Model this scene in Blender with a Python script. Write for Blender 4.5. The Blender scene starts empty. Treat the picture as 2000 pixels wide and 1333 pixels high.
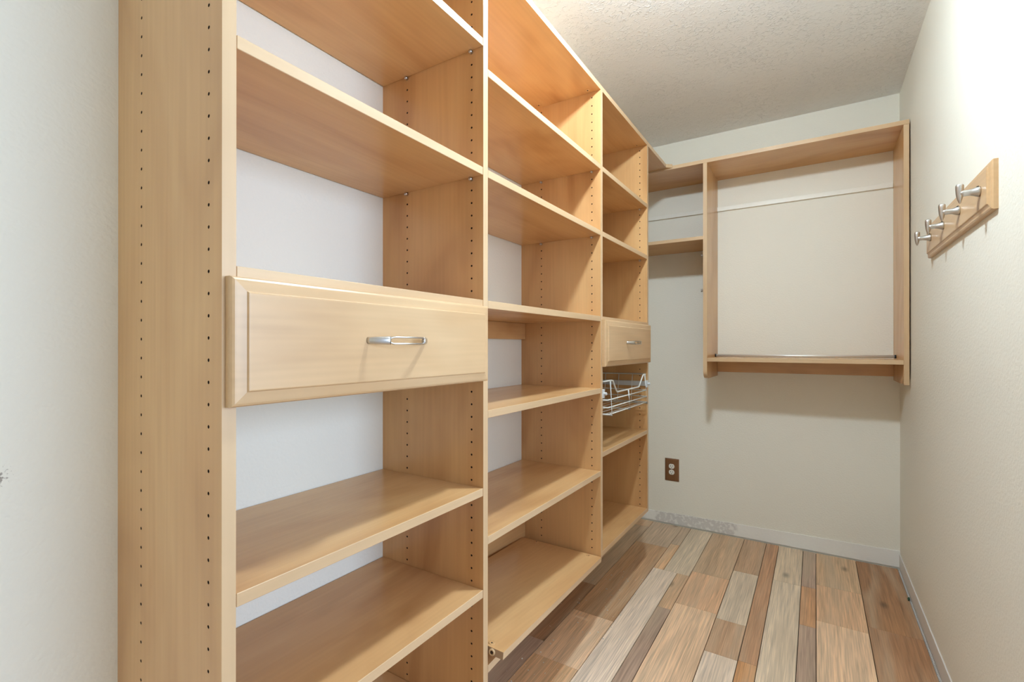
import bpy, bmesh, math, random
from mathutils import Vector, Matrix

random.seed(7)
scene = bpy.context.scene
C = scene.collection

# ---------------------------------------------------------------- measures (metres, floor = 0)
EYE = 1.1183
D, T = 0.3585, 0.0197              # tower depth, board thickness
Y1 = 0.3490; Y2 = 0.9737; Y3 = 1.7497; Y4 = 2.3559      # left faces of the four uprights
L, W, CEIL = 3.0725, 1.0600, 2.3885
YF = 2.7344                        # front of the far unit
NEAR = -0.75                       # closed end of the closet behind the camera
DY0, DY1, DZ = -0.25, 1.33, 2.06    # assumed, unseen doorway in the right wall beside the camera
LAMP = (0.40, 1.27, 2.305)  # assumed ceiling lamp out of view, placed from the shadow directions

# ---------------------------------------------------------------- camera
cam_d = bpy.data.cameras.new('camera'); cam = bpy.data.objects.new('camera', cam_d); C.objects.link(cam)
cam.location = (0.7015, 0.0, EYE)
cam.rotation_euler = (math.radians(90 + 0.0855), 0, math.radians(32.3414))
cam_d.sensor_width = 36.0
cam_d.lens = 935.6 / 2000 * 36.0
cam_d.shift_y = (674.53 - 666.5) / 2000
cam_d.clip_start = 0.02
scene.camera = cam

# ---------------------------------------------------------------- daylight (enters by an assumed, unseen doorway beside the camera)
world = bpy.data.worlds.new('world'); scene.world = world
world.use_nodes = True
bg = world.node_tree.nodes['Background']
bg.inputs['Color'].default_value = (0.92, 0.95, 1.0, 1)
bg.inputs['Strength'].default_value = 0.55
pd = bpy.data.lights.new('assumed_doorway_portal', 'AREA'); pd.shape = 'RECTANGLE'; pd.size = DY1 - DY0; pd.size_y = DZ  # portal for world light through the assumed, unseen doorway
pd.cycles.is_portal = True
po = bpy.data.objects.new('assumed_doorway_portal', pd); C.objects.link(po)
po.location = (W + 0.09, (DY0 + DY1) / 2, DZ / 2); po.rotation_euler = (math.radians(90), 0, math.radians(90))
wd = bpy.data.lights.new('assumed_window_light', 'AREA'); wd.shape = 'RECTANGLE'; wd.size = 2.0; wd.size_y = 1.25   # bare area light for an assumed, unseen window beyond the doorway; none is built
wd.energy = 88.0; wd.color = (0.57, 0.76, 1.0)
wo = bpy.data.objects.new('assumed_window_light', wd); C.objects.link(wo)
wo.location = (W + 2.1, 1.20, 1.45); wo.rotation_euler = (math.radians(90), 0, math.radians(90))
LAMP_STRENGTH = 585.0
LAMP_COLOR = (0.74, 0.90, 1.0, 1)

scene.cycles.max_bounces = 6; scene.cycles.diffuse_bounces = 5; scene.cycles.glossy_bounces = 3; scene.cycles.adaptive_threshold = 0.03
vs = scene.view_settings
vs.view_transform = 'Standard'; vs.look = 'None'; vs.gamma = 1.0; vs.use_curve_mapping = False
vs.exposure = 0.04

# ---------------------------------------------------------------- materials
def s2l(r, g, b):
    f = lambda c: (c / 255 / 12.92) if c / 255 <= 0.04045 else ((c / 255 + 0.055) / 1.055) ** 2.4
    return (f(r), f(g), f(b), 1)

class NT:
    def __init__(self, name):
        self.m = bpy.data.materials.new(name); self.m.use_nodes = True
        self.t = self.m.node_tree; self.b = self.t.nodes['Principled BSDF']
    def n(self, typ, **kw):
        nd = self.t.nodes.new('ShaderNode' + typ)
        for k, v in kw.items():
            if k in nd.inputs: nd.inputs[k].default_value = v
            else: setattr(nd, k, v)
        return nd
    def l(self, a, b): self.t.links.new(a, b)
    def set(self, **kw):
        for k, v in kw.items(): self.b.inputs[k.replace('_', ' ')].default_value = v
        return self

def simple(name, col, rough=0.5, metal=0.0, spec=0.5):
    k = NT(name).set(Base_Color=col, Roughness=rough, Metallic=metal)
    k.b.inputs['Specular IOR Level'].default_value = spec
    return k.m

def wood(name, axis, dark, mid, light, rough=0.27, fine=0.05):
    """laminate with cloudy maple figure stretched along `axis`"""
    k = NT(name)
    tc = k.n('TexCoord'); oi = k.n('ObjectInfo')
    sc = k.n('VectorMath', operation='SCALE'); sc.inputs[0].default_value = (7.3, 5.1, 9.7)
    k.l(oi.outputs['Random'], sc.inputs['Scale'])
    add = k.n('VectorMath', operation='ADD'); k.l(tc.outputs['Object'], add.inputs[0]); k.l(sc.outputs[0], add.inputs[1])
    def stretch(al, ac):
        s = [ac, ac, ac]; s['XYZ'.index(axis)] = al
        mp = k.n('Mapping'); mp.inputs['Scale'].default_value = s; k.l(add.outputs[0], mp.inputs['Vector']); return mp
    a = stretch(1.6, 5.0)
    n1 = k.n('TexNoise'); n1.inputs['Scale'].default_value = 1.0; n1.inputs['Detail'].default_value = 2.5
    n1.inputs['Roughness'].default_value = 0.5; n1.inputs['Distortion'].default_value = 0.9
    k.l(a.outputs[0], n1.inputs['Vector'])
    b2 = stretch(5.0, 130.0)
    n2 = k.n('TexNoise'); n2.inputs['Scale'].default_value = 1.0; n2.inputs['Detail'].default_value = 0.0
    k.l(b2.outputs[0], n2.inputs['Vector'])
    r = k.n('ValToRGB'); e = r.color_ramp.elements
    e[0].position = 0.26; e[0].color = dark; e[1].position = 0.70; e[1].color = light
    x = e.new(0.47); x.color = mid
    k.l(n1.outputs['Fac'], r.inputs['Fac'])
    mr = k.n('MapRange'); mr.inputs['To Min'].default_value = 1 - fine; mr.inputs['To Max'].default_value = 1 + fine
    k.l(n2.outputs['Fac'], mr.inputs['Value'])
    mx = k.n('VectorMath', operation='SCALE'); k.l(r.outputs['Color'], mx.inputs[0]); k.l(mr.outputs['Result'], mx.inputs['Scale'])
    k.l(mx.outputs[0], k.b.inputs['Base Color'])
    k.set(Roughness=rough); k.b.inputs['Specular IOR Level'].default_value = 0.5
    return k.m

WD, WM, WL = (0.51, 0.265, 0.106, 1), (0.655, 0.376, 0.165, 1), (0.72, 0.440, 0.203, 1)
M = {}
for ax in 'XYZ': M['wood' + ax] = wood('maple_laminate_' + ax.lower(), ax, WD, WM, WL)
ED, EM, EL = (0.57, 0.375, 0.205, 1), (0.63, 0.425, 0.245, 1), (0.67, 0.47, 0.28, 1)
for ax in 'XYZ': M['edge' + ax] = wood('maple_edge_band_' + ax.lower(), ax, ED, EM, EL, 0.38, 0.05)
M['frontY'] = wood('maple_drawer_front', 'Y', (0.53, 0.325, 0.165, 1), (0.60, 0.385, 0.205, 1), (0.65, 0.44, 0.25, 1), 0.33, 0.06)
M['hole_shade'] = simple('bored_hole_shade', (0.035, 0.018, 0.01, 1), 0.9)  # near-black colour stands in for the shade deep inside the holes
M['chip'] = simple('raw_chipboard', (0.42, 0.28, 0.17, 1), 0.9)
M['nickel'] = simple('satin_nickel', (0.62, 0.60, 0.58, 1), 0.32, 1.0)
M['chrome'] = simple('satin_aluminium', (0.86, 0.85, 0.82, 1), 0.42, 0.55)
M['darkmetal'] = simple('dark_screw_head', (0.03, 0.03, 0.03, 1), 0.4, 0.6)
M['wire'] = simple('white_coated_wire', (0.74, 0.74, 0.70, 1), 0.3)
M['clip'] = simple('grey_plastic_clip', (0.62, 0.64, 0.66, 1), 0.4)
M['white'] = simple('white_plastic', (0.80, 0.78, 0.72, 1), 0.35)
M['slot'] = simple('dark_slot', (0.02, 0.018, 0.015, 1), 0.8)
M['plate'] = wood('brown_wood_plate', 'Z', (0.12, 0.05, 0.018, 1), (0.17, 0.072, 0.027, 1), (0.22, 0.10, 0.04, 1), 0.45)
M['rail'] = simple('painted_rail', s2l(241, 238, 228), 0.4)
M['dark'] = simple('dark_subfloor', (0.02, 0.017, 0.014, 1), 0.9)
M['strip'] = simple('pale_edge_strip', (0.74, 0.71, 0.67, 1), 0.6)
M['scrap'] = simple('green_scrap', (0.01, 0.06, 0.02, 1), 0.6)
M['debris'] = simple('white_flakes', (0.75, 0.72, 0.66, 1), 0.8)
M['porcelain'] = simple('white_porcelain', (0.8, 0.8, 0.78, 1), 0.25)

def paint(name, col, scale, dist, rough=0.55, stain=None):
    """rolled orange-peel wall paint; `stain` = (centre, radius) of a scuff"""
    k = NT(name); tc = k.n('TexCoord')
    n1 = k.n('TexNoise'); n1.inputs['Scale'].default_value = scale; n1.inputs['Detail'].default_value = 1
    k.l(tc.outputs['Object'], n1.inputs['Vector'])
    bp = k.n('Bump'); bp.inputs['Strength'].default_value = 0.6; bp.inputs['Distance'].default_value = dist
    k.l(n1.outputs['Fac'], bp.inputs['Height']); k.l(bp.outputs['Normal'], k.b.inputs['Normal'])
    k.set(Base_Color=col, Roughness=rough); k.b.inputs['Specular IOR Level'].default_value = 0.3
    if stain:
        c, rad = stain
        d = k.n('VectorMath', operation='DISTANCE'); d.inputs[1].default_value = c
        k.l(tc.outputs['Object'], d.inputs[0])
        n2 = k.n('TexNoise'); n2.inputs['Scale'].default_value = 260; n2.inputs['Detail'].default_value = 4
        k.l(tc.outputs['Object'], n2.inputs['Vector'])
        m1 = k.n('MapRange'); m1.inputs['From Min'].default_value = 0; m1.inputs['From Max'].default_value = rad
        m1.inputs['To Min'].default_value = 0.62; m1.inputs['To Max'].default_value = 0.20
        k.l(d.outputs['Value'], m1.inputs['Value'])
        lt = k.n('Math', operation='SUBTRACT'); k.l(m1.outputs['Result'], lt.inputs[0]); k.l(n2.outputs['Fac'], lt.inputs[1])
        m2 = k.n('MapRange'); m2.inputs['From Min'].default_value = 0.0; m2.inputs['From Max'].default_value = 0.12
        m2.inputs['To Max'].default_value = 0.7
        k.l(lt.outputs[0], m2.inputs['Value'])
        mx = k.n('Mix', data_type='RGBA'); mx.inputs['A'].default_value = col; mx.inputs['B'].default_value = s2l(120, 105, 95)
        k.l(m2.outputs['Result'], mx.inputs['Factor'])
        for i in mx.inputs:
            if i.name == 'A' and i.type == 'RGBA': i.default_value = col
            if i.name == 'B' and i.type == 'RGBA': i.default_value = s2l(120, 105, 95)
        k.l([o for o in mx.outputs if o.type == 'RGBA'][0], k.b.inputs['Base Color'])
    return k.m

WALL = s2l(238, 234, 222)
M['wall'] = paint('cream_wall_paint', WALL, 140, 0.0016)
M['wall_stained'] = paint('cream_wall_paint_scuffed', WALL, 140, 0.0016, stain=((-D, 0.197, 0.917), 0.034))

def ceiling_mat():
    k = NT('textured_ceiling_paint'); tc = k.n('TexCoord')
    mp = k.n('Mapping'); mp.inputs['Scale'].default_value = (1.0, 1.35, 1.0); k.l(tc.outputs['Object'], mp.inputs['Vector'])
    n1 = k.n('TexNoise'); n1.inputs['Scale'].default_value = 58; n1.inputs['Detail'].default_value = 3; n1.inputs['Distortion'].default_value = 1.2
    k.l(mp.outputs[0], n1.inputs['Vector'])
    n3 = k.n('TexNoise'); n3.inputs['Scale'].default_value = 5; n3.inputs['Detail'].default_value = 2
    k.l(tc.outputs['Object'], n3.inputs['Vector'])
    r = k.n('MapRange'); r.inputs['From Min'].default_value = 0.52; r.inputs['From Max'].default_value = 0.70
    k.l(n1.outputs['Fac'], r.inputs['Value'])
    mu = k.n('Math', operation='MULTIPLY'); k.l(r.outputs['Result'], mu.inputs[0])
    r3 = k.n('MapRange'); r3.inputs['From Min'].default_value = 0.22; r3.inputs['From Max'].default_value = 0.55; k.l(n3.outputs['Fac'], r3.inputs['Value'])
    k.l(r3.outputs['Result'], mu.inputs[1])
    bp = k.n('Bump'); bp.inputs['Strength'].default_value = 0.8; bp.inputs['Distance'].default_value = 0.0040
    k.l(mu.outputs[0], bp.inputs['Height']); k.l(bp.outputs['Normal'], k.b.inputs['Normal'])
    k.set(Base_Color=s2l(241, 242, 243), Roughness=0.42); k.b.inputs['Specular IOR Level'].default_value = 0.35
    return k.m
M['ceiling'] = ceiling_mat()

def plank_mat():
    """weathered oak print: the plank's own colour x grain x pale washed streaks"""
    k = NT('weathered_oak_plank'); tc = k.n('TexCoord'); oi = k.n('ObjectInfo')
    sc = k.n('VectorMath', operation='SCALE'); sc.inputs[0].default_value = (13.0, 17.0, 5.0); k.l(oi.outputs['Random'], sc.inputs['Scale'])
    add = k.n('VectorMath', operation='ADD'); k.l(tc.outputs['Object'], add.inputs[0]); k.l(sc.outputs[0], add.inputs[1])
    def mpn(s, scale, det, dis):
        mp = k.n('Mapping'); mp.inputs['Scale'].default_value = s; k.l(add.outputs[0], mp.inputs['Vector'])
        n = k.n('TexNoise'); n.inputs['Scale'].default_value = scale; n.inputs['Detail'].default_value = det; n.inputs['Distortion'].default_value = dis
        k.l(mp.outputs[0], n.inputs['Vector']); return n
    big = mpn((20, 1.5, 1), 1.0, 4, 1.0)
    fine = mpn((260, 6, 1), 1.0, 2, 0.4)
    wash = mpn((13, 1.2, 1), 1.0, 3, 0.6)
    def mapr(src, a, b, c, d):
        m = k.n('MapRange'); m.inputs['From Min'].default_value = a; m.inputs['From Max'].default_value = b
        m.inputs['To Min'].default_value = c; m.inputs['To Max'].default_value = d; k.l(src, m.inputs['Value']); return m.outputs['Result']
    f1 = mapr(big.outputs['Fac'], 0.30, 0.72, 1.28, 1.72)
    f2 = mapr(fine.outputs['Fac'], 0.25, 0.75, 0.68, 1.24)
    mu = k.n('Math', operation='MULTIPLY'); k.l(f1, mu.inputs[0]); k.l(f2, mu.inputs[1])
    s2 = k.n('VectorMath', operation='SCALE'); k.l(oi.outputs['Color'], s2.inputs[0]); k.l(mu.outputs[0], s2.inputs['Scale'])
    w = mapr(wash.outputs['Fac'], 0.44, 0.68, 0.0, 0.45)
    mx = k.n('Mix', data_type='RGBA'); k.l(w, mx.inputs['Factor'])
    ia = [i for i in mx.inputs if i.type == 'RGBA']
    k.l(s2.outputs[0], ia[0]); ia[1].default_value = s2l(206, 184, 156)
    # knots
    mpv = k.n('Mapping'); mpv.inputs['Scale'].default_value = (2.6, 1.2, 1); k.l(add.outputs[0], mpv.inputs['Vector'])
    vo = k.n('TexVoronoi', voronoi_dimensions='2D'); vo.inputs['Scale'].default_value = 1.0; k.l(mpv.outputs[0], vo.inputs['Vector'])
    kn = mapr(vo.outputs['Distance'], 0.01, 0.05, 0.5, 1.0)
    s3 = k.n('VectorMath', operation='SCALE'); k.l([o for o in mx.outputs if o.type == 'RGBA'][0], s3.inputs[0]); k.l(kn, s3.inputs['Scale'])
    k.l(s3.outputs[0], k.b.inputs['Base Color'])
    bp = k.n('Bump'); bp.inputs['Strength'].default_value = 0.15; bp.inputs['Distance'].default_value = 0.001
    k.l(fine.outputs['Fac'], bp.inputs['Height']); k.l(bp.outputs['Normal'], k.b.inputs['Normal'])
    k.set(Roughness=0.48); k.b.inputs['Specular IOR Level'].default_value = 0.35
    return k.m
M['plank'] = plank_mat()

def torn_mat():
    """strip where the old skirting came off: white paint, and a bare grey plaster stretch with white flecks"""
    k = NT('patched_plaster'); tc = k.n('TexCoord')
    n = k.n('TexNoise'); n.inputs['Scale'].default_value = 55; n.inputs['Detail'].default_value = 5; k.l(tc.outputs['Object'], n.inputs['Vector'])
    n2 = k.n('TexNoise'); n2.inputs['Scale'].default_value = 14; n2.inputs['Detail'].default_value = 4; k.l(tc.outputs['Object'], n2.inputs['Vector'])
    sx = k.n('SeparateXYZ'); k.l(tc.outputs['Object'], sx.inputs[0])
    def mapr(src, a, b, c, d):
        m = k.n('MapRange'); m.inputs['From Min'].default_value = a; m.inputs['From Max'].default_value = b
        m.inputs['To Min'].default_value = c; m.inputs['To Max'].default_value = d; k.l(src, m.inputs['Value']); return m.outputs['Result']
    ax = k.n('Math', operation='MULTIPLY_ADD'); ax.inputs[1].default_value = 0.22; k.l(n2.outputs['Fac'], ax.inputs[0]); k.l(sx.outputs['X'], ax.inputs[2])
    right = mapr(ax.outputs[0], 0.40, 0.43, 1.0, 0.0)
    left = mapr(ax.outputs[0], -0.07, -0.05, 0.0, 1.0)
    zt = k.n('Math', operation='MULTIPLY_ADD'); zt.inputs[1].default_value = 0.03; k.l(n2.outputs['Fac'], zt.inputs[0]); k.l(sx.outputs['Z'], zt.inputs[2])
    top = mapr(zt.outputs[0], 0.088, 0.093, 1.0, 0.0)
    m1 = k.n('Math', operation='MULTIPLY'); k.l(right, m1.inputs[0]); k.l(left, m1.inputs[1])
    m2 = k.n('Math', operation='MULTIPLY'); k.l(m1.outputs[0], m2.inputs[0]); k.l(top, m2.inputs[1])
    fl = mapr(n.outputs['Fac'], 0.50, 0.60, 1.0, 0.25)
    m3 = k.n('Math', operation='MULTIPLY'); k.l(m2.outputs[0], m3.inputs[0]); k.l(fl, m3.inputs[1])
    mx = k.n('Mix', data_type='RGBA'); k.l(m3.outputs[0], mx.inputs['Factor'])
    ia = [i for i in mx.inputs if i.type == 'RGBA']; ia[0].default_value = s2l(240, 238, 233); ia[1].default_value = s2l(213, 209, 205)
    k.l([o for o in mx.outputs if o.type == 'RGBA'][0], k.b.inputs['Base Color'])
    bp = k.n('Bump'); bp.inputs['Strength'].default_value = 0.5; bp.inputs['Distance'].default_value = 0.002
    k.l(n.outputs['Fac'], bp.inputs['Height']); k.l(bp.outputs['Normal'], k.b.inputs['Normal'])
    k.set(Roughness=0.8)
    return k.m
M['torn'] = torn_mat()

glow = NT('frosted_lamp_glass')
glow.b.inputs['Emission Color'].default_value = LAMP_COLOR; glow.b.inputs['Emission Strength'].default_value = LAMP_STRENGTH
glow.set(Base_Color=(0.9, 0.9, 0.88, 1))
M['glow'] = glow.m

# ---------------------------------------------------------------- builders
def link(name, me, mats, parent=None):
    o = bpy.data.objects.new(name, me); C.objects.link(o)
    for m in (mats if isinstance(mats, (list, tuple)) else [mats]): me.materials.append(M[m])
    if parent is not None:
        o.parent = parent
        if parent.type == 'EMPTY': o.matrix_parent_inverse = Matrix.Translation(-Vector(parent.location))
    return o

def obj(name, bm, mats, parent=None, smooth=False):
    me = bpy.data.meshes.new(name)
    bm.normal_update(); bm.to_mesh(me); bm.free()
    if smooth:
        for p in me.polygons: p.use_smooth = True
    return link(name, me, mats, parent)

def thing(name, loc, label, cat, group=None):
    o = bpy.data.objects.new(name, None); C.objects.link(o); o.location = loc; o.empty_display_size = 0.05
    return tag(o, label, cat, group)

def tag(o, label, cat, group=None):
    o['label'] = label; o['category'] = cat
    if group: o['group'] = group
    return o

def structure(o, label=None):
    o['kind'] = 'structure'
    if label: o['label'] = label
    return o

def box(bm, a, b, bevel=0.0):
    vs_ = [bm.verts.new((a[0] if i & 1 == 0 else b[0], a[1] if i & 2 == 0 else b[1], a[2] if i & 4 == 0 else b[2])) for i in range(8)]
    fs = [bm.faces.new([vs_[i] for i in q]) for q in ((0, 2, 3, 1), (4, 5, 7, 6), (0, 1, 5, 4), (2, 6, 7, 3), (0, 4, 6, 2), (1, 3, 7, 5))]
    if bevel:
        es = list({e for f in fs for e in f.edges})
        bmesh.ops.bevel(bm, geom=es, offset=bevel, segments=1, affect='EDGES')
    return bm

def board(name, a, b, mat, parent, edge=None, front=(1, 0, 0), bevel=0.0008):
    """a board between two corners; faces that look towards `front` carry the edge band"""
    bm = box(bmesh.new(), a, b, bevel)
    bm.normal_update()
    fv = Vector(front)
    for f in bm.faces:
        if edge and f.normal.dot(fv) > 0.6: f.material_index = 1
    return obj(name, bm, [mat, edge] if edge else [mat], parent)

def tube(bm, pts, r, seg=8, cap=True):
    """round bar through the points"""
    pts = [Vector(p) for p in pts]; rings = []
    for i, p in enumerate(pts):
        d = (pts[min(i + 1, len(pts) - 1)] - pts[max(i - 1, 0)]).normalized()
        u = d.cross(Vector((0, 0, 1)))
        if u.length < 1e-3: u = d.cross(Vector((1, 0, 0)))
        u.normalize(); v = d.cross(u)
        rr = r[i] if isinstance(r, list) else r
        rx, ry = rr if isinstance(rr, tuple) else (rr, rr)
        rings.append([bm.verts.new(p + u * rx * math.cos(2 * math.pi * k / seg) + v * ry * math.sin(2 * math.pi * k / seg)) for k in range(seg)])
    for a, b in zip(rings, rings[1:]):
        for k in range(seg): bm.faces.new((a[k], a[(k + 1) % seg], b[(k + 1) % seg], b[k]))
    if cap: bm.faces.new(rings[0][::-1]); bm.faces.new(rings[-1])
    return bm

def lathe(bm, prof, origin, axis, seg=16):
    """prof = [(distance along axis, radius)]"""
    o = Vector(origin); d = Vector(axis).normalized()
    u = d.orthogonal().normalized(); v = d.cross(u); rings = []
    for s, r in prof:
        if r < 1e-6: rings.append([bm.verts.new(o + d * s)])
        else: rings.append([bm.verts.new(o + d * s + (u * math.cos(2 * math.pi * k / seg) + v * math.sin(2 * math.pi * k / seg)) * r) for k in range(seg)])
    for a, b in zip(rings, rings[1:]):
        for k in range(seg):
            k2 = (k + 1) % seg
            if len(a) == 1 and len(b) == 1: continue
            if len(a) == 1: bm.faces.new((a[0], b[k2], b[k]))
            elif len(b) == 1: bm.faces.new((a[k], a[k2], b[0]))
            else: bm.faces.new((a[k], a[k2], b[k2], b[k]))
    if len(rings[0]) > 1: bm.faces.new(rings[0][::-1])
    if len(rings[-1]) > 1: bm.faces.new(rings[-1])
    return bm

def slab(bm, poly, z0, z1):
    lo = [bm.verts.new((x, y, z0)) for x, y in poly]; hi = [bm.verts.new((x, y, z1)) for x, y in poly]
    bm.faces.new(lo[::-1]); bm.faces.new(hi)
    for i in range(len(poly)):
        j = (i + 1) % len(poly); bm.faces.new((lo[i], lo[j], hi[j], hi[i]))
    return bm

# ---------------------------------------------------------------- room shell
def wallbox(name, a, b, mat, label):
    return structure(obj(name, box(bmesh.new(), a, b), mat), label)
wallbox('wall_left', (-D - 0.1, NEAR - 0.1, -0.02), (-D, L + 0.1, CEIL + 0.1), 'wall_stained', 'cream painted wall behind the shelving')
wallbox('wall_far', (-D, L, -0.02), (W, L + 0.1, CEIL + 0.1), 'wall', 'cream painted end wall of the closet')
bm = bmesh.new()                                    # right wall with an assumed doorway, out of view beside the camera
for y0, y1, z0, z1 in ((NEAR - 0.1, DY0, -0.02, CEIL + 0.1), (DY1, L + 0.1, -0.02, CEIL + 0.1), (DY0, DY1, DZ, CEIL + 0.1)): box(bm, (W, y0, z0), (W + 0.1, y1, z1))
structure(obj('wall_right', bm, 'wall'), 'cream painted wall carrying the hook board')
wallbox('ceiling', (-D, NEAR, CEIL), (W, L, CEIL + 0.1), 'ceiling', 'white textured ceiling')
wallbox('wall_near', (-D, NEAR - 0.1, -0.02), (W, NEAR, CEIL + 0.1), 'wall', 'cream painted wall at the closed end')

# ---------------------------------------------------------------- floor and its planks
floor = structure(obj('floor', box(bmesh.new(), (-D, NEAR, -0.05), (W, L, -0.009)), 'dark'), 'weathered oak plank floor')
def plank(x0, x1, y0, y1, rgb):
    g = 0.0012
    bm = box(bmesh.new(), (x0 + g, y0 + 0.0005, -0.009), (x1 - g, y1 - 0.0005, 0.0), 0.0006)
    o = obj('plank', bm, 'plank', floor); c_ = s2l(*rgb); o.color = (c_[0] * 1.10, c_[1] * 1.13, c_[2] * 1.20, 1)
    return o
E_ = L - 0.010
GREY, PALE, TAN, ORNG, BRN, DKGR, DKB, LT = (162, 138, 113), (194, 173, 150), (176, 142, 108), (182, 144, 106), (158, 118, 86), (148, 123, 103), (136, 101, 72), (194, 161, 127)
def run(x0, x1, cuts, cols):
    for i, c in enumerate(cols): plank(x0, x1, cuts[i + 1], cuts[i], c)
XS = [-0.342, -0.168, 0.010, 0.184, 0.355, 0.529, 0.703, 0.877, 1.050]
run(-D + 0.002, XS[0], [E_, 2.2, 1.4, 0.6, NEAR], [GREY, TAN, BRN, GREY])
run(XS[0], XS[1], [E_, 2.95, 2.10, 1.60, 1.05, 0.35, NEAR], [TAN, GREY, DKB, DKGR, DKB, BRN])  # darker browns in this row paint in shade under the shelving
run(XS[1], XS[2], [E_, 2.70, 1.862, 1.518, 0.90, 0.30, NEAR], [GREY, (160, 124, 90), LT, ORNG, GREY, TAN])
run(XS[2], 0.060, [E_, 2.766, 2.425], [GREY, ORNG])
run(0.060, XS[3], [E_, 2.425], [(180, 160, 134)])
run(XS[2], 0.127, [2.425, 1.35, 0.50, NEAR], [PALE, GREY, PALE])
run(0.127, XS[3], [2.425, 2.075, 1.20, 0.40, NEAR], [TAN, DKGR, BRN, TAN])
run(XS[3], XS[4], [E_, 2.487, 2.144, 1.40, 0.70, NEAR], [(166, 136, 105), (182, 143, 108), LT, TAN, GREY])
run(XS[4], 0.468, [E_, 2.607, 2.113, 1.865, 1.10, NEAR], [(158, 126, 96), (180, 160, 135), (160, 126, 96), PALE, TAN])
run(0.468, XS[5], [E_, 1.87, 1.20, NEAR], [BRN, (172, 126, 84), BRN])
run(XS[5], 0.645, [E_, 2.603, 1.55, 0.60, NEAR], [(182, 160, 132), (184, 164, 138), TAN, PALE])
run(0.645, XS[6], [E_, 2.607, 2.245, 1.35, 0.5, NEAR], [DKGR, (162, 120, 84), DKGR, BRN, TAN])
run(XS[6], XS[7], [E_, 2.66, 2.313, 1.55, 0.75, NEAR], [(172, 140, 106), (182, 145, 110), LT, TAN, GREY])
run(XS[7], XS[8], [E_, 2.37, 1.50, 0.65, NEAR], [(134, 96, 64), (138, 99, 68), DKB, BRN])

# wall base where the skirting was torn off
bm = bmesh.new()
n = 60; top = []; bot = []
for i in range(n + 1):
    x = -D + (W + D) * i / n
    h = 0.0685 + 0.0195 * max(0, (x + 0.19)) / 1.24 + random.uniform(-0.0012, 0.0012)
    top.append((x, h)); bot.append((x, 0.0055))
fr = [[bm.verts.new((x, L - 0.004, z)) for x, z in row] for row in (bot, top)]
bk = [[bm.verts.new((x, L, z)) for x, z in row] for row in (bot, top)]
for i in range(n):
    bm.faces.new((fr[0][i], fr[0][i + 1], fr[1][i + 1], fr[1][i])); bm.faces.new((fr[1][i], fr[1][i + 1], bk[1][i + 1], bk[1][i])); bm.faces.new((bk[0][i], bk[0][i + 1], fr[0][i + 1], fr[0][i]))
structure(obj('baseboard_far', bm, 'torn'), 'torn white and bare grey plaster strip along the foot of the end wall')
bm = bmesh.new()
fr = []
for i in range(81):
    y = DY1 + (L - 0.004 - DY1) * i / 80
    h = 0.074 + random.uniform(-0.001, 0.001)
    fr.append([bm.verts.new((W - 0.004, y, 0.006)), bm.verts.new((W - 0.004, y, h)), bm.verts.new((W, y, h)), bm.verts.new((W, y, 0.006))])
for a, b in zip(fr, fr[1:]):
    for k in range(3): bm.faces.new((a[k], b[k], b[k + 1], a[k + 1]))
structure(obj('baseboard_right', bm, 'strip'), 'pale patched strip along the foot of the hook wall')
bm = bmesh.new()                                    # ribbed edge of the underlay in the gap beside the floor
for i in range(150):
    y = 1.75 + i * 0.0087
    box(bm, (1.0505, y, -0.008), (W - 0.0045, y + 0.004, -0.001))
box(bm, (W - 0.0050, 1.7, -0.008), (W - 0.0040, L - 0.01, 0.0025))
structure(obj('trim_2', bm, 'strip'), 'ribbed pale underlay edge in the gap beside the floor')
# painted rail on the end wall
bm = box(bmesh.new(), (-D, L - 0.013, 1.9175), (1.033, L, 1.9420), 0.001)
structure(obj('trim_1', bm, 'rail'), 'white painted rail across the end wall')

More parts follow.
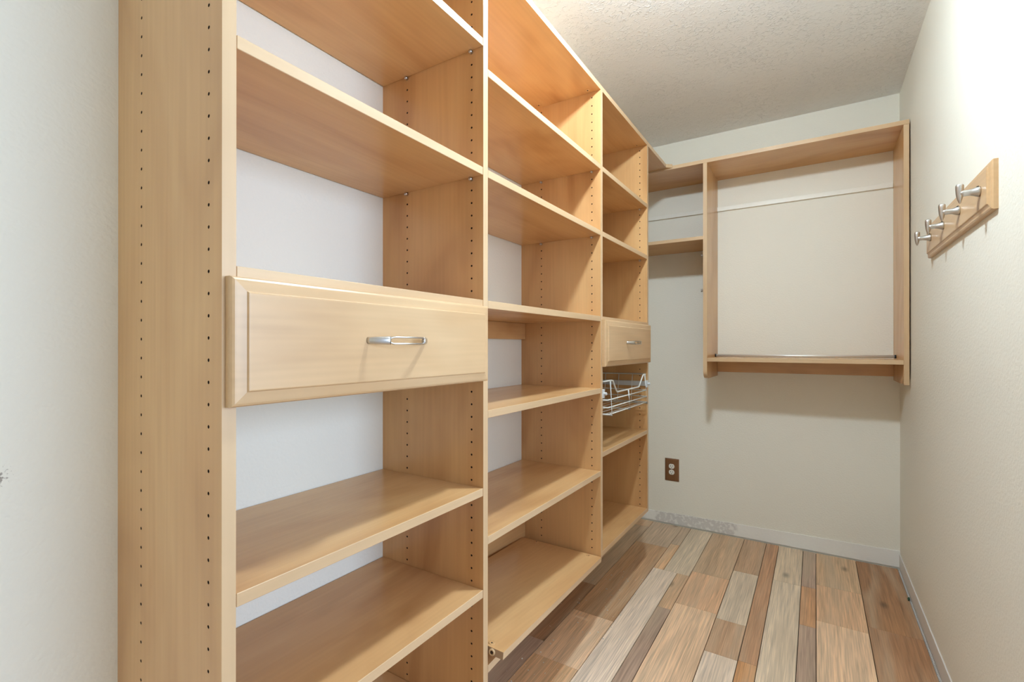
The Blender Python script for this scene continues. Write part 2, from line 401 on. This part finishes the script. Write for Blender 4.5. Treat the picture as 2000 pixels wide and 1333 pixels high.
# ---------------------------------------------------------------- shelving tower
tower = thing('shelving_tower', (-D / 2, (Y1 + Y4) / 2, 0.154), 'tall maple laminate closet shelving with three bays along the left wall', 'shelving')
ZB, ZT = 0.297, 2.1115
H1, H2 = 0.0365, 0.2613
def upright(y0, ZB):
    """upright panel drilled with two columns of 5 mm shelf-pin holes on both faces"""
    V = []; F = []; MI = []
    def quad(ps, mi=0):
        i = len(V); V.extend(ps); F.append(tuple(range(i, i + len(ps)))); MI.append(mi)
    xa, xb, xc, xd = -H2 - 0.008, -H2 + 0.008, -H1 - 0.008, -H1 + 0.008
    ks = list(range(int((ZB + 0.02 - 0.0096) / 0.032) + 1, 66)); z0 = 0.0096 + 0.032 * ks[0] - 0.016; z1 = 0.0096 + 0.032 * ks[-1] + 0.016
    r, dep = 0.0027, 0.008
    for y, s in ((y0, 1), (y0 + T, -1)):
        for a, b in ((-D, xa), (xb, xc), (xd, 0.0)): quad([(a, y, ZB), (b, y, ZB), (b, y, ZT), (a, y, ZT)])
        for a, b in ((xa, xb), (xc, xd)):
            quad([(a, y, ZB), (b, y, ZB), (b, y, z0), (a, y, z0)])
            quad([(a, y, z1), (b, y, z1), (b, y, ZT), (a, y, ZT)])
            xm = (a + b) / 2
            for k in ks:
                zk = 0.0096 + 0.032 * k
                ring = [(xm + r * math.cos(math.pi / 4 * j), zk + r * math.sin(math.pi / 4 * j)) for j in range(8)]
                out = [(b, zk), (b, zk + .016), (xm, zk + .016), (a, zk + .016), (a, zk), (a, zk - .016), (xm, zk - .016), (b, zk - .016)]
                for j in range(8):
                    q = (j + 1) % 8
                    quad([(ring[j][0], y, ring[j][1]), (out[j][0], y, out[j][1]), (out[q][0], y, out[q][1]), (ring[q][0], y, ring[q][1])])
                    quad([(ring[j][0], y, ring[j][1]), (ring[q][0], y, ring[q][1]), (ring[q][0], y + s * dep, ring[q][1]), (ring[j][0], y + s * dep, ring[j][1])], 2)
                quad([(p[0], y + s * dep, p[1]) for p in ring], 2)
    y = y0; y_ = y0 + T
    quad([(0, y, ZB), (0, y_, ZB), (0, y_, ZT), (0, y, ZT)], 1); quad([(-D, y, ZB), (-D, y_, ZB), (-D, y_, ZT), (-D, y, ZT)])
    quad([(-D, y, ZB), (0, y, ZB), (0, y_, ZB), (-D, y_, ZB)]); quad([(-D, y, ZT), (0, y, ZT), (0, y_, ZT), (-D, y_, ZT)])
    me = bpy.data.meshes.new('upright_panel'); me.from_pydata(V, [], F); me.polygons.foreach_set('material_index', MI); me.update()
    return link('upright_panel', me, ['woodZ', 'edgeZ', 'hole_shade'], tower)
for y, zb in ((Y1, 0.154), (Y2, 0.154), (Y3, ZB), (Y4, ZB)): upright(y, zb)

BAY = [(Y1 + T, Y2), (Y2 + T, Y3), (Y3 + T, Y4)]
def pin(y, x, z, side):
    o = obj('shelf_pin', lathe(bmesh.new(), [(0, 0.0026), (0.0035, 0.0026), (0.0035, 0.0045), (0.011, 0.0045), (0.0125, 0.0025)], (x, y - side * 0.003, z - 0.0047), (0, side, 0), 10), 'nickel', tower, True)
def shelf(bay, ztop, pins=True, xback=-D + 0.003):
    a, b = BAY[bay]
    o = board('shelf', (xback, a + 0.0008, ztop - T), (0.0, b - 0.0008, ztop), 'woodY', tower, 'edgeY')
    if pins:
        for x in (-H1, -H2): pin(a, x, ztop - T, 1); pin(b, x, ztop - T, -1)
    return o
for z in (1.8891, 1.5657, 0.7622, 0.5081): shelf(0, z)
for z in (1.8223, 1.5655, 0.9544, 0.6339): shelf(1, z)
for z in (1.8206, 1.5664, 0.7031): shelf(2, z)
for b in range(3): shelf(b, 1.2330, False)
shelf(0, 0.1835, False); shelf(2, 0.3169, False)
# bottom shelf of the middle bay: one end has dropped
bm = bmesh.new()
a, b = BAY[1]
P_ = lambda x, y, z: bm.verts.new((x, y, z))
v = [P_(-D + .03, a + .001, .2885), P_(0, a + .001, .2885), P_(-.05, b - .002, .263), P_(-D + .025, b - .002, .263),
     P_(-D + .03, a + .001, .308), P_(0, a + .001, .308), P_(-.05, b - .002, .2825), P_(-D + .025, b - .002, .2825)]
for q in ((3, 2, 1, 0), (4, 5, 6, 7), (0, 1, 5, 4), (2, 3, 7, 6), (3, 0, 4, 7)): bm.faces.new([v[i] for i in q])
f = bm.faces.new([v[i] for i in (1, 2, 6, 5)]); f.material_index = 1
obj('shelf', bm, ['woodY', 'edgeY'], tower)
# continuous top board up to the seam with the far unit, with the clipped inner corner
bm = slab(bmesh.new(), [(-D + .001, Y1), (0, Y1), (0, 2.711), (0.0296, YF - 0.0008), (-D + .001, YF - 0.0008)], ZT + 0.0002, 2.1312)
bm.normal_update()
for f in bm.faces:
    if abs(f.normal.z) < 0.5 and f.normal.x > 0.3: f.material_index = 1
obj('top_board', bm, ['woodY', 'edgeY'], tower)
# back rails
for z0, z1, bay in ((1.1455, 1.2128, 1), (0.309, 0.378, 1), (2.035, 2.111, 0), (2.035, 2.111, 1), (2.035, 2.111, 2)):
    board('back_rail', (-D + .001, BAY[bay][0] + .001, z0), (-D + .0195, BAY[bay][1] - .001, z1), 'woodY', tower)
# cam fastener covers under fixed boards
def cam_cover(x, y, z):
    o = obj('fastener_cover', lathe(bmesh.new(), [(-0.001, 0.0095), (0.0012, 0.0095), (0.0018, 0.008), (0.0006, 0.0045), (0.0006, 0)], (x, y, z), (0, 0, -1), 14), 'woodY', tower, True)
    s = obj('screw', lathe(bmesh.new(), [(0.0, 0.0028), (0.0016, 0.0028), (0.0016, 0)], (x, y, z), (0, 0, -1), 8), 'darkmetal', o)
for bay in range(3):
    for x in (-0.045, -0.262):
        for y in (BAY[bay][0] + 0.022, BAY[bay][1] - 0.022): cam_cover(x, y, ZT)
    if bay != 0:
        for y in (BAY[bay][0] + 0.022, BAY[bay][1] - 0.022): cam_cover(-0.262, y, 1.2330 - T)

# drawers
def pull(yc, z, parent, x0):
    """bowed metal pull split by a long slot"""
    bm = bmesh.new(); hl, out = 0.0755, 0.035
    def at(s): return (x0 + out * math.sin(math.pi * s) ** 0.75, yc + hl * (1.08 * (2 * s - 1) - 0.08 * (2 * s - 1) ** 3), z)
    N = 28
    for s0, s1, lo, hi in ((0.0, 0.23, 0.006, 0.0078), (0.77, 1.0, 0.0078, 0.006)):
        pts = [at(s0 + (s1 - s0) * i / 8) for i in range(9)]
        tube(bm, pts, [(0.0035, lo + (hi - lo) * i / 8) for i in range(9)], 12)
    for sg in (-1, 1):
        pts = []
        for i in range(N + 1):
            p = at(0.20 + 0.60 * i / N); e = min(i, N - i) / 3.0
            pts.append((p[0], p[1], z + sg * (0.0026 + 0.0034 * min(1, e))))
        tube(bm, pts, (0.0030, 0.0017), 8)
    return obj('handle', bm, 'nickel', parent, True)

def drawer(y0, y1, z0, z1, bay):
    prof = [(0.0, 0.0006), (0.0, 0.0115), (0.0018, 0.0148), (0.0048, 0.0165), (0.0075, 0.0170), (0.0205, 0.0186), (0.0212, 0.0200), (0.0222, 0.0215), (0.0236, 0.0218)]
    bm = bmesh.new(); rings = []
    for ins, x in prof:
        rings.append([bm.verts.new((x, yy, zz)) for yy, zz in ((y0 + ins, z0 + ins), (y1 - ins, z0 + ins), (y1 - ins, z1 - ins), (y0 + ins, z1 - ins))])
    bm.faces.new(rings[0][::-1])
    for a, b in zip(rings, rings[1:]):
        for k in range(4): bm.faces.new((a[k], a[(k + 1) % 4], b[(k + 1) % 4], b[k]))
    bm.faces.new(rings[-1])
    d = obj('drawer', bm, ['frontY'], tower)
    a, b = BAY[bay]
    bm = bmesh.new()                                # open-topped box behind the front
    xb, g = -D + 0.03, 0.013
    box(bm, (xb, a + g, z0 + .02), (-0.0005, a + g + .012, z1 - .03)); box(bm, (xb, b - g - .012, z0 + .02), (-0.0005, b - g, z1 - .03))
    box(bm, (xb, a + g + .012, z0 + .02), (xb + .012, b - g - .012, z1 - .03)); box(bm, (xb + .012, a + g + .012, z0 + .022), (-0.0005, b - g - .012, z0 + .03))
    obj('drawer_box', bm, ['white'], d)
    pull((y0 + y1) / 2, (z0 + z1) / 2 + 0.004, d, 0.0205)
drawer(0.3535, 0.9745, 1.0315, 1.2165, 0)
drawer(1.7600, 2.3640, 1.0365, 1.2200, 2)
# runners for the wire basket
for y, s in ((BAY[2][0], 1), (BAY[2][1], -1)):
    bm = box(bmesh.new(), (-D + 0.03, min(y, y + s * .010), 0.920), (-0.004, max(y, y + s * .010), 0.944), 0.001)
    r_ = obj('basket_runner', bm, 'clip', tower)
    bm = box(bmesh.new(), (-0.004, min(y - s * .006, y + s * .014), 0.914), (0.004, max(y - s * .006, y + s * .014), 0.948), 0.001)
    lathe(bm, [(0, 0.006), (0.010, 0.006), (0.012, 0.004)], (0.004, y + s * .004, 0.931), (1, 0, 0), 10)
    obj('runner_clip', bm, 'clip', r_)

# ---------------------------------------------------------------- wire basket
ya, yb = 1.790, 2.342
basket = thing('wire_basket', (-0.15, (ya + yb) / 2, 0.838), 'white coated wire pull-out basket under the small drawer', 'basket')
def wire(pts, r=0.0021, seg=8): return obj('wire', tube(bmesh.new(), pts, r, seg), 'wire', basket, True)
XT, XBt, XB = -0.002, 0.010, -0.315
fz = lambda z: XBt + (XT - XBt) * (z - 0.838) / 0.14
rim = [(ya, .977), (1.872, .977), (1.884, .974), (1.918, .930), (1.926, .926), (2.212, .926), (2.222, .930), (2.292, .976), (2.304, .980), (yb, .980)]
bmr = tube(bmesh.new(), [(XB, ya, .977)] + [(fz(z), y, z) for y, z in rim] + [(XB, yb, .977), (XB, ya, .977)], 0.0034, 8)
obj('rim', bmr, 'wire', basket, True)
for z in (.902, .872, .845):
    i_ = 0.006 + (0.977 - z) * 0.12
    wire([(XB + i_, ya + i_, z), (fz(z), ya + i_, z), (fz(z), yb - i_, z), (XB + i_, yb - i_, z), (XB + i_, ya + i_, z)], 0.0027)
zf_ = 0.840
for y, zt in ((1.848, .975), (2.058, .925), (2.312, .979)):
    i_ = 0.0
    wire([(fz(zt) + .003, y, zt), (fz(zf_) + .004, y - (0.012 if y < 1.9 else 0), zf_), (XB + .02, y - (0.012 if y < 1.9 else 0), zf_ - .003), (XB, y, .975)], 0.0031)
for k in range(9): wire([(-0.012 - 0.034 * k, ya + .022, .8435), (-0.012 - 0.034 * k, yb - .022, .8435)], 0.0014, 6)
for k in range(4):
    x = -0.07 - 0.07 * k
    for y, s in ((ya, 1), (yb, -1)): wire([(x, y, .975), (x, y + s * .022, .843)], 0.0018, 6)

# ---------------------------------------------------------------- loose shelf board in the middle bay
a, b = BAY[1]
bm = bmesh.new()
ln, dp = (b - a) - 0.004, 0.325
# local frame: origin at front right lower corner, y to the left end, x to the back
A = Vector((0.003, b - 0.003, 0.2840)); Bq = Vector((0.0425, a + 0.004, 0.3335)); Bk = Vector((-0.31, b - 0.008, 0.2960))
ey = (Bq - A).normalized(); ex = (Bk - A); ex = (ex - ey * ex.dot(ey)).normalized(); ez = ey.cross(ex).normalized()
if ez.z < 0: ez = -ez
ln = (Bq - A).length - 0.001; dp = 0.338; th = 0.0185
co = [A + ey * y + ex * x + ez * z for z in (0, th) for x, y in ((0, 0), (0, ln), (dp, ln - 0.012), (dp, 0.012))]
vv = [bm.verts.new(c) for c in co]
for q in ((0, 1, 2, 3), (4, 7, 6, 5), (2, 6, 7, 3), (3, 7, 4, 0)): bm.faces.new([vv[i] for i in q])
f = bm.faces.new([vv[i] for i in (0, 4, 5, 1)]); f.material_index = 1
f = bm.faces.new([vv[i] for i in (1, 5, 6, 2)]); f.material_index = 2
loose = thing('loose_shelf_board', A, 'loose maple shelf board tilted and jutting out at the bottom of the middle bay', 'board')
lb = obj('board', bm, ['woodY', 'edgeY', 'chip'], loose)
for x, y in ((0.045, 0.020), (0.045, ln - 0.018), (0.27, 0.022)):
    p = A + ey * y + ex * x + ez * (th + 0.0002)
    o = obj('fastener_cover', lathe(bmesh.new(), [(-0.001, 0.0090), (0.0008, 0.0090), (0.0012, 0.0078), (0.0005, 0.0040), (0.0005, 0)], p, ez, 14), 'woodY', loose, True)
    obj('screw', lathe(bmesh.new(), [(0, 0.0022), (0.0011, 0.0022), (0.0011, 0)], p, ez, 8), 'darkmetal', o)
p = A + ey * (ln) + ex * 0.032 + ez * (th * 0.5)
obj('fastener_housing', lathe(bmesh.new(), [(-0.002, 0.0085), (0.004, 0.0085), (0.004, 0.0050), (0.0015, 0.0045), (0.0015, 0)], p, ey, 14), ['edgeY'], loose, True)
obj('fastener_hole', lathe(bmesh.new(), [(0.0, 0.0036), (0.0042, 0.0036), (0.0042, 0)], p, ey, 10), 'hole_shade', loose)

# ---------------------------------------------------------------- hanging unit on the end wall
hang = thing('hanging_unit', (0.35, (YF + L) / 2, 0.942), 'maple laminate wall-hung unit with side panels and low shelf on the end wall', 'shelving')
XL, XR = 0.1902, 1.0345
bm = slab(bmesh.new(), [(-D + .001, YF), (W - 0.0055, YF), (W - 0.0055, L - .0005), (-D + .001, L - .0005)], 2.1045, 2.1240)
bm.normal_update()
for f in bm.faces:
    if f.normal.y < -0.6: f.material_index = 1
obj('top_board', bm, ['woodX', 'edgeX'], hang)
def side(x0, zb, yfront, rad):
    """side panel whose lower front corner is rounded off"""
    bm = bmesh.new(); prof = [(L - .0005, 2.1043), (L - .0005, zb)]
    for i in range(9):
        t = math.pi / 2 * i / 8
        prof.append((yfront + rad - rad * math.sin(t), zb + rad - rad * math.cos(t)))
    prof.append((yfront, 2.1043))
    lo = [bm.verts.new((x0, y, z)) for y, z in prof]; hi = [bm.verts.new((x0 + T, y, z)) for y, z in prof]
    bm.faces.new(lo); bm.faces.new(hi[::-1])
    for i in range(len(prof)):
        j = (i + 1) % len(prof); f = bm.faces.new((lo[j], lo[i], hi[i], hi[j])); f.material_index = 1 if i >= 1 else 0
    return obj('side_panel', bm, ['woodZ', 'edgeZ'], hang)
sl = side(XL, 0.942, YF + 0.0005, 0.045)
side(XR, 0.9445, YF + 0.0075, 0.075)
board('filler_strip', (XR, YF + 0.0005, 0.943), (XR + T, YF + 0.0070, 2.1043), 'woodZ', hang, 'edgeZ', (0, -1, 0))
board('shelf', (XL + T + .0005, YF + 0.001, 1.0339), (XR - .0005, L - .001, 1.0536), 'woodX', hang, 'edgeX', (0, -1, 0))
board('shelf', (-D + .001, YF + 0.001, 1.6940), (XL - .0005, L - .001, 1.7125), 'woodX', hang, 'edgeX', (0, -1, 0))
board('back_rail', (XL + T + .0005, L - .020, 0.9650), (XR - .0005, L - .001, 1.0336), 'woodX', hang)
obj('rod', tube(bmesh.new(), [(XL + T + .002, 2.982, 1.0630), (XR - .002, 2.974, 1.0652)], 0.0075, 14), 'chrome', hang, True)
for x, y, z, s in ((XL + T, 2.982, 1.0630, 1), (XR, 2.974, 1.0652, -1)):
    obj('rod_cap', lathe(bmesh.new(), [(0, 0.0092), (0.006, 0.0092), (0.006, 0.0078), (0.0065, 0.0078)], (x, y, z), (s, 0, 0), 14), 'darkmetal', hang, True)
for z, y in ((1.612, 2.765), (1.421, 2.765)):
    bm = lathe(bmesh.new(), [(0, 0.010), (0.004, 0.010), (0.006, 0.006), (0.011, 0.006), (0.013, 0.0085), (0.016, 0.0085)], (XL, y, z), (-1, 0, 0), 12)
    obj('rod_socket', bm, 'nickel', hang, True)

# ---------------------------------------------------------------- hook board on the right wall
HY0, HY1, HZ0, HZ1 = 1.537, 2.288, 1.437, 1.5535
hb = thing('coat_hook_board', (W, (HY0 + HY1) / 2, HZ0), 'maple board with four satin nickel coat hooks on the right wall', 'coat rack')
bm = bmesh.new(); rings = []
for ins, x in [(0, 0), (0, .0085), (.0015, .0108), (.005, .0125), (.0085, .0128), (.0145, .0150), (.0155, .0168), (.017, .0175)]:
    rings.append([bm.verts.new((W - x, y, z)) for y, z in ((HY0 + ins, HZ0 + ins), (HY0 + ins, HZ1 - ins), (HY1 - ins, HZ1 - ins), (HY1 - ins, HZ0 + ins))])
for a_, b_ in zip(rings, rings[1:]):
    for k in range(4): bm.faces.new((a_[k], a_[(k + 1) % 4], b_[(k + 1) % 4], b_[k]))
bm.faces.new(rings[-1])
obj('back_board', bm, 'frontY', hb)
XH = W - 0.0175
hook_me = None
for y in (1.604, 1.801, 1.998, 2.195):
    if hook_me is None:
        bm = bmesh.new()
        lathe(bm, [(0, 0.0122), (0.003, 0.0126), (0.0065, 0.0116), (0.011, 0.0094), (0.017, 0.0078), (0.023, 0.0074), (0.030, 0.0078), (0.037, 0.0080)], (0, 0, 0), (-1, 0, 0), 20)
        lathe(bm, [(-0.026, 0), (-0.024, 0.0020), (-0.016, 0.0048), (-0.006, 0.0070), (0.005, 0.0080), (0.014, 0.0083), (0.0195, 0.0080), (0.0222, 0.0066), (0.0235, 0.0035), (0.0238, 0)], (-0.037, 0, 0.001), (0, 0, 1), 20)
        h = obj('coat_hook', bm, 'nickel', hb, True); hook_me = h.data
        sbm = lathe(bmesh.new(), [(-.001, 0.0026), (0.0012, 0.0026), (0.0012, 0)], (-0.0048, -0.0040, 0.0112), (-0.5, -0.35, 0.9), 10)
        s = obj('screw', sbm, 'darkmetal', h); screw_me = s.data
        h.location = (XH, y, 1.497)
    else:
        h2 = h.copy(); C.objects.link(h2); h2.location = (XH, y, 1.497)
        s2_ = s.copy(); C.objects.link(s2_); s2_.parent = h2

# ---------------------------------------------------------------- outlet
oy, ox0, ox1, oz0, oz1 = L, -0.0998, -0.0148, 0.272, 0.412
out = thing('wall_outlet', ((ox0 + ox1) / 2, L, oz0), 'brown wood-grain outlet cover with two white sockets low on the end wall', 'outlet')
bm = bmesh.new(); rings = []
for ins, yy in [(0, 0), (0, .003), (.004, .0058), (.009, .0068)]:
    rings.append([bm.verts.new((x, L - yy, z)) for x, z in ((ox0 + ins, oz0 + ins), (ox1 - ins, oz0 + ins), (ox1 - ins, oz1 - ins), (ox0 + ins, oz1 - ins))])
for a_, b_ in zip(rings, rings[1:]):
    for k in range(4): bm.faces.new((a_[k], a_[(k + 1) % 4], b_[(k + 1) % 4], b_[k]))
bm.faces.new(rings[-1])
obj('cover_plate', bm, 'plate', out)
cx = (ox0 + ox1) / 2 - 0.001; cz = (oz0 + oz1) / 2 + 0.004
for dz in (0.0185, -0.0185):
    bm = bmesh.new(); ring = []
    for yy, rr in ((0.0062, 1.0), (0.0082, 1.0), (0.0088, 0.93)):
        pts = []
        for k in range(24):
            t = 2 * math.pi * k / 24; px, pz = 0.0172 * math.cos(t), 0.0172 * math.sin(t)
            pz = max(-0.0145, min(0.0145, pz)); pts.append(bm.verts.new((cx + px * rr, L - yy, cz + dz + pz * rr)))
        ring.append(pts)
    for a_, b_ in zip(ring, ring[1:]):
        for k in range(24): bm.faces.new((a_[k], a_[(k + 1) % 24], b_[(k + 1) % 24], b_[k]))
    bm.faces.new(ring[-1])
    rc = obj('socket', bm, 'white', out)
    for dx, hh in ((-0.0062, 0.0042), (0.0062, 0.0034)):
        obj('slot', box(bmesh.new(), (cx + dx - .0011, L - .0092, cz + dz + .003 - hh), (cx + dx + .0011, L - .0086, cz + dz + .003 + hh)), 'slot', rc)
    obj('slot', lathe(bmesh.new(), [(0, 0.0023), (0.0006, 0.0023), (0.0006, 0)], (cx, L - .0086, cz + dz - .0078), (0, -1, 0), 10), 'slot', rc)
obj('screw', lathe(bmesh.new(), [(0, 0.0032), (0.0012, 0.003), (0.0015, 0)], (cx, L - .0068, cz), (0, -1, 0), 10), 'nickel', out, True)

# ---------------------------------------------------------------- assumed ceiling lamp (unseen above the frame, placed from the shadows)
lamp = thing('assumed_ceiling_lamp', (LAMP[0], LAMP[1], CEIL), 'assumed small frosted glass dome lamp in a white collar on the ceiling, out of view', 'lamp')
obj('lamp_collar', lathe(bmesh.new(), [(0, 0.070), (0.024, 0.070), (0.030, 0.066), (0.0315, 0.062)], (LAMP[0], LAMP[1], CEIL - 0.0005), (0, 0, -1), 24), 'porcelain', lamp, True)
RL = 0.060
obj('lamp_dome', lathe(bmesh.new(), [(0, 0.0005)] + [(RL * 0.95 * (1 - math.cos(math.pi / 2 * i / 7)), RL * math.sin(math.pi / 2 * i / 7)) for i in range(1, 8)], (LAMP[0], LAMP[1], CEIL - 0.032 - RL * 0.95), (0, 0, 1), 20), 'glow', lamp, True)

# ---------------------------------------------------------------- odds and ends on the floor
bm = bmesh.new(); rnd = random.Random(3)
for i in range(130):
    y = rnd.uniform(1.05, 2.3); x = rnd.gauss(-0.09, 0.07); s = rnd.choice((0.0007, 0.0009, 0.0012, 0.0016, 0.0022))
    if x < -0.3: continue
    m = Matrix.Translation((x, y, s * 0.6)) @ Matrix.Rotation(rnd.uniform(0, 6.28), 4, 'Z')
    box(bm, (-s, -s * .7, -s * .5), (s, s * .7, s * .5)); bm.verts.ensure_lookup_table()
    for v_ in bm.verts[-8:]: v_.co = m @ v_.co
o = obj('dust_flakes', bm, 'debris'); o['kind'] = 'stuff'; tag(o, 'white dust and flakes on the dark floor under the shelving', 'dust')
bm = bmesh.new()
pts = [(-.004, -.016, 0), (.003, -.009, .003), (.0045, .004, .005), (.001, .016, .002), (-.004, .006, .001)]
slabv = [bm.verts.new((W - 0.012 + x, 2.715 + y, 0.001 + z)) for x, y, z in pts]; up = [bm.verts.new((W - 0.012 + x, 2.715 + y, 0.004 + z)) for x, y, z in pts]
bm.faces.new(slabv[::-1]); bm.faces.new(up)
for i in range(5): bm.faces.new((slabv[i], slabv[(i + 1) % 5], up[(i + 1) % 5], up[i]))
tag(obj('green_scrap', bm, 'scrap'), 'tiny dark green scrap caught in the gap beside the floor', 'scrap')
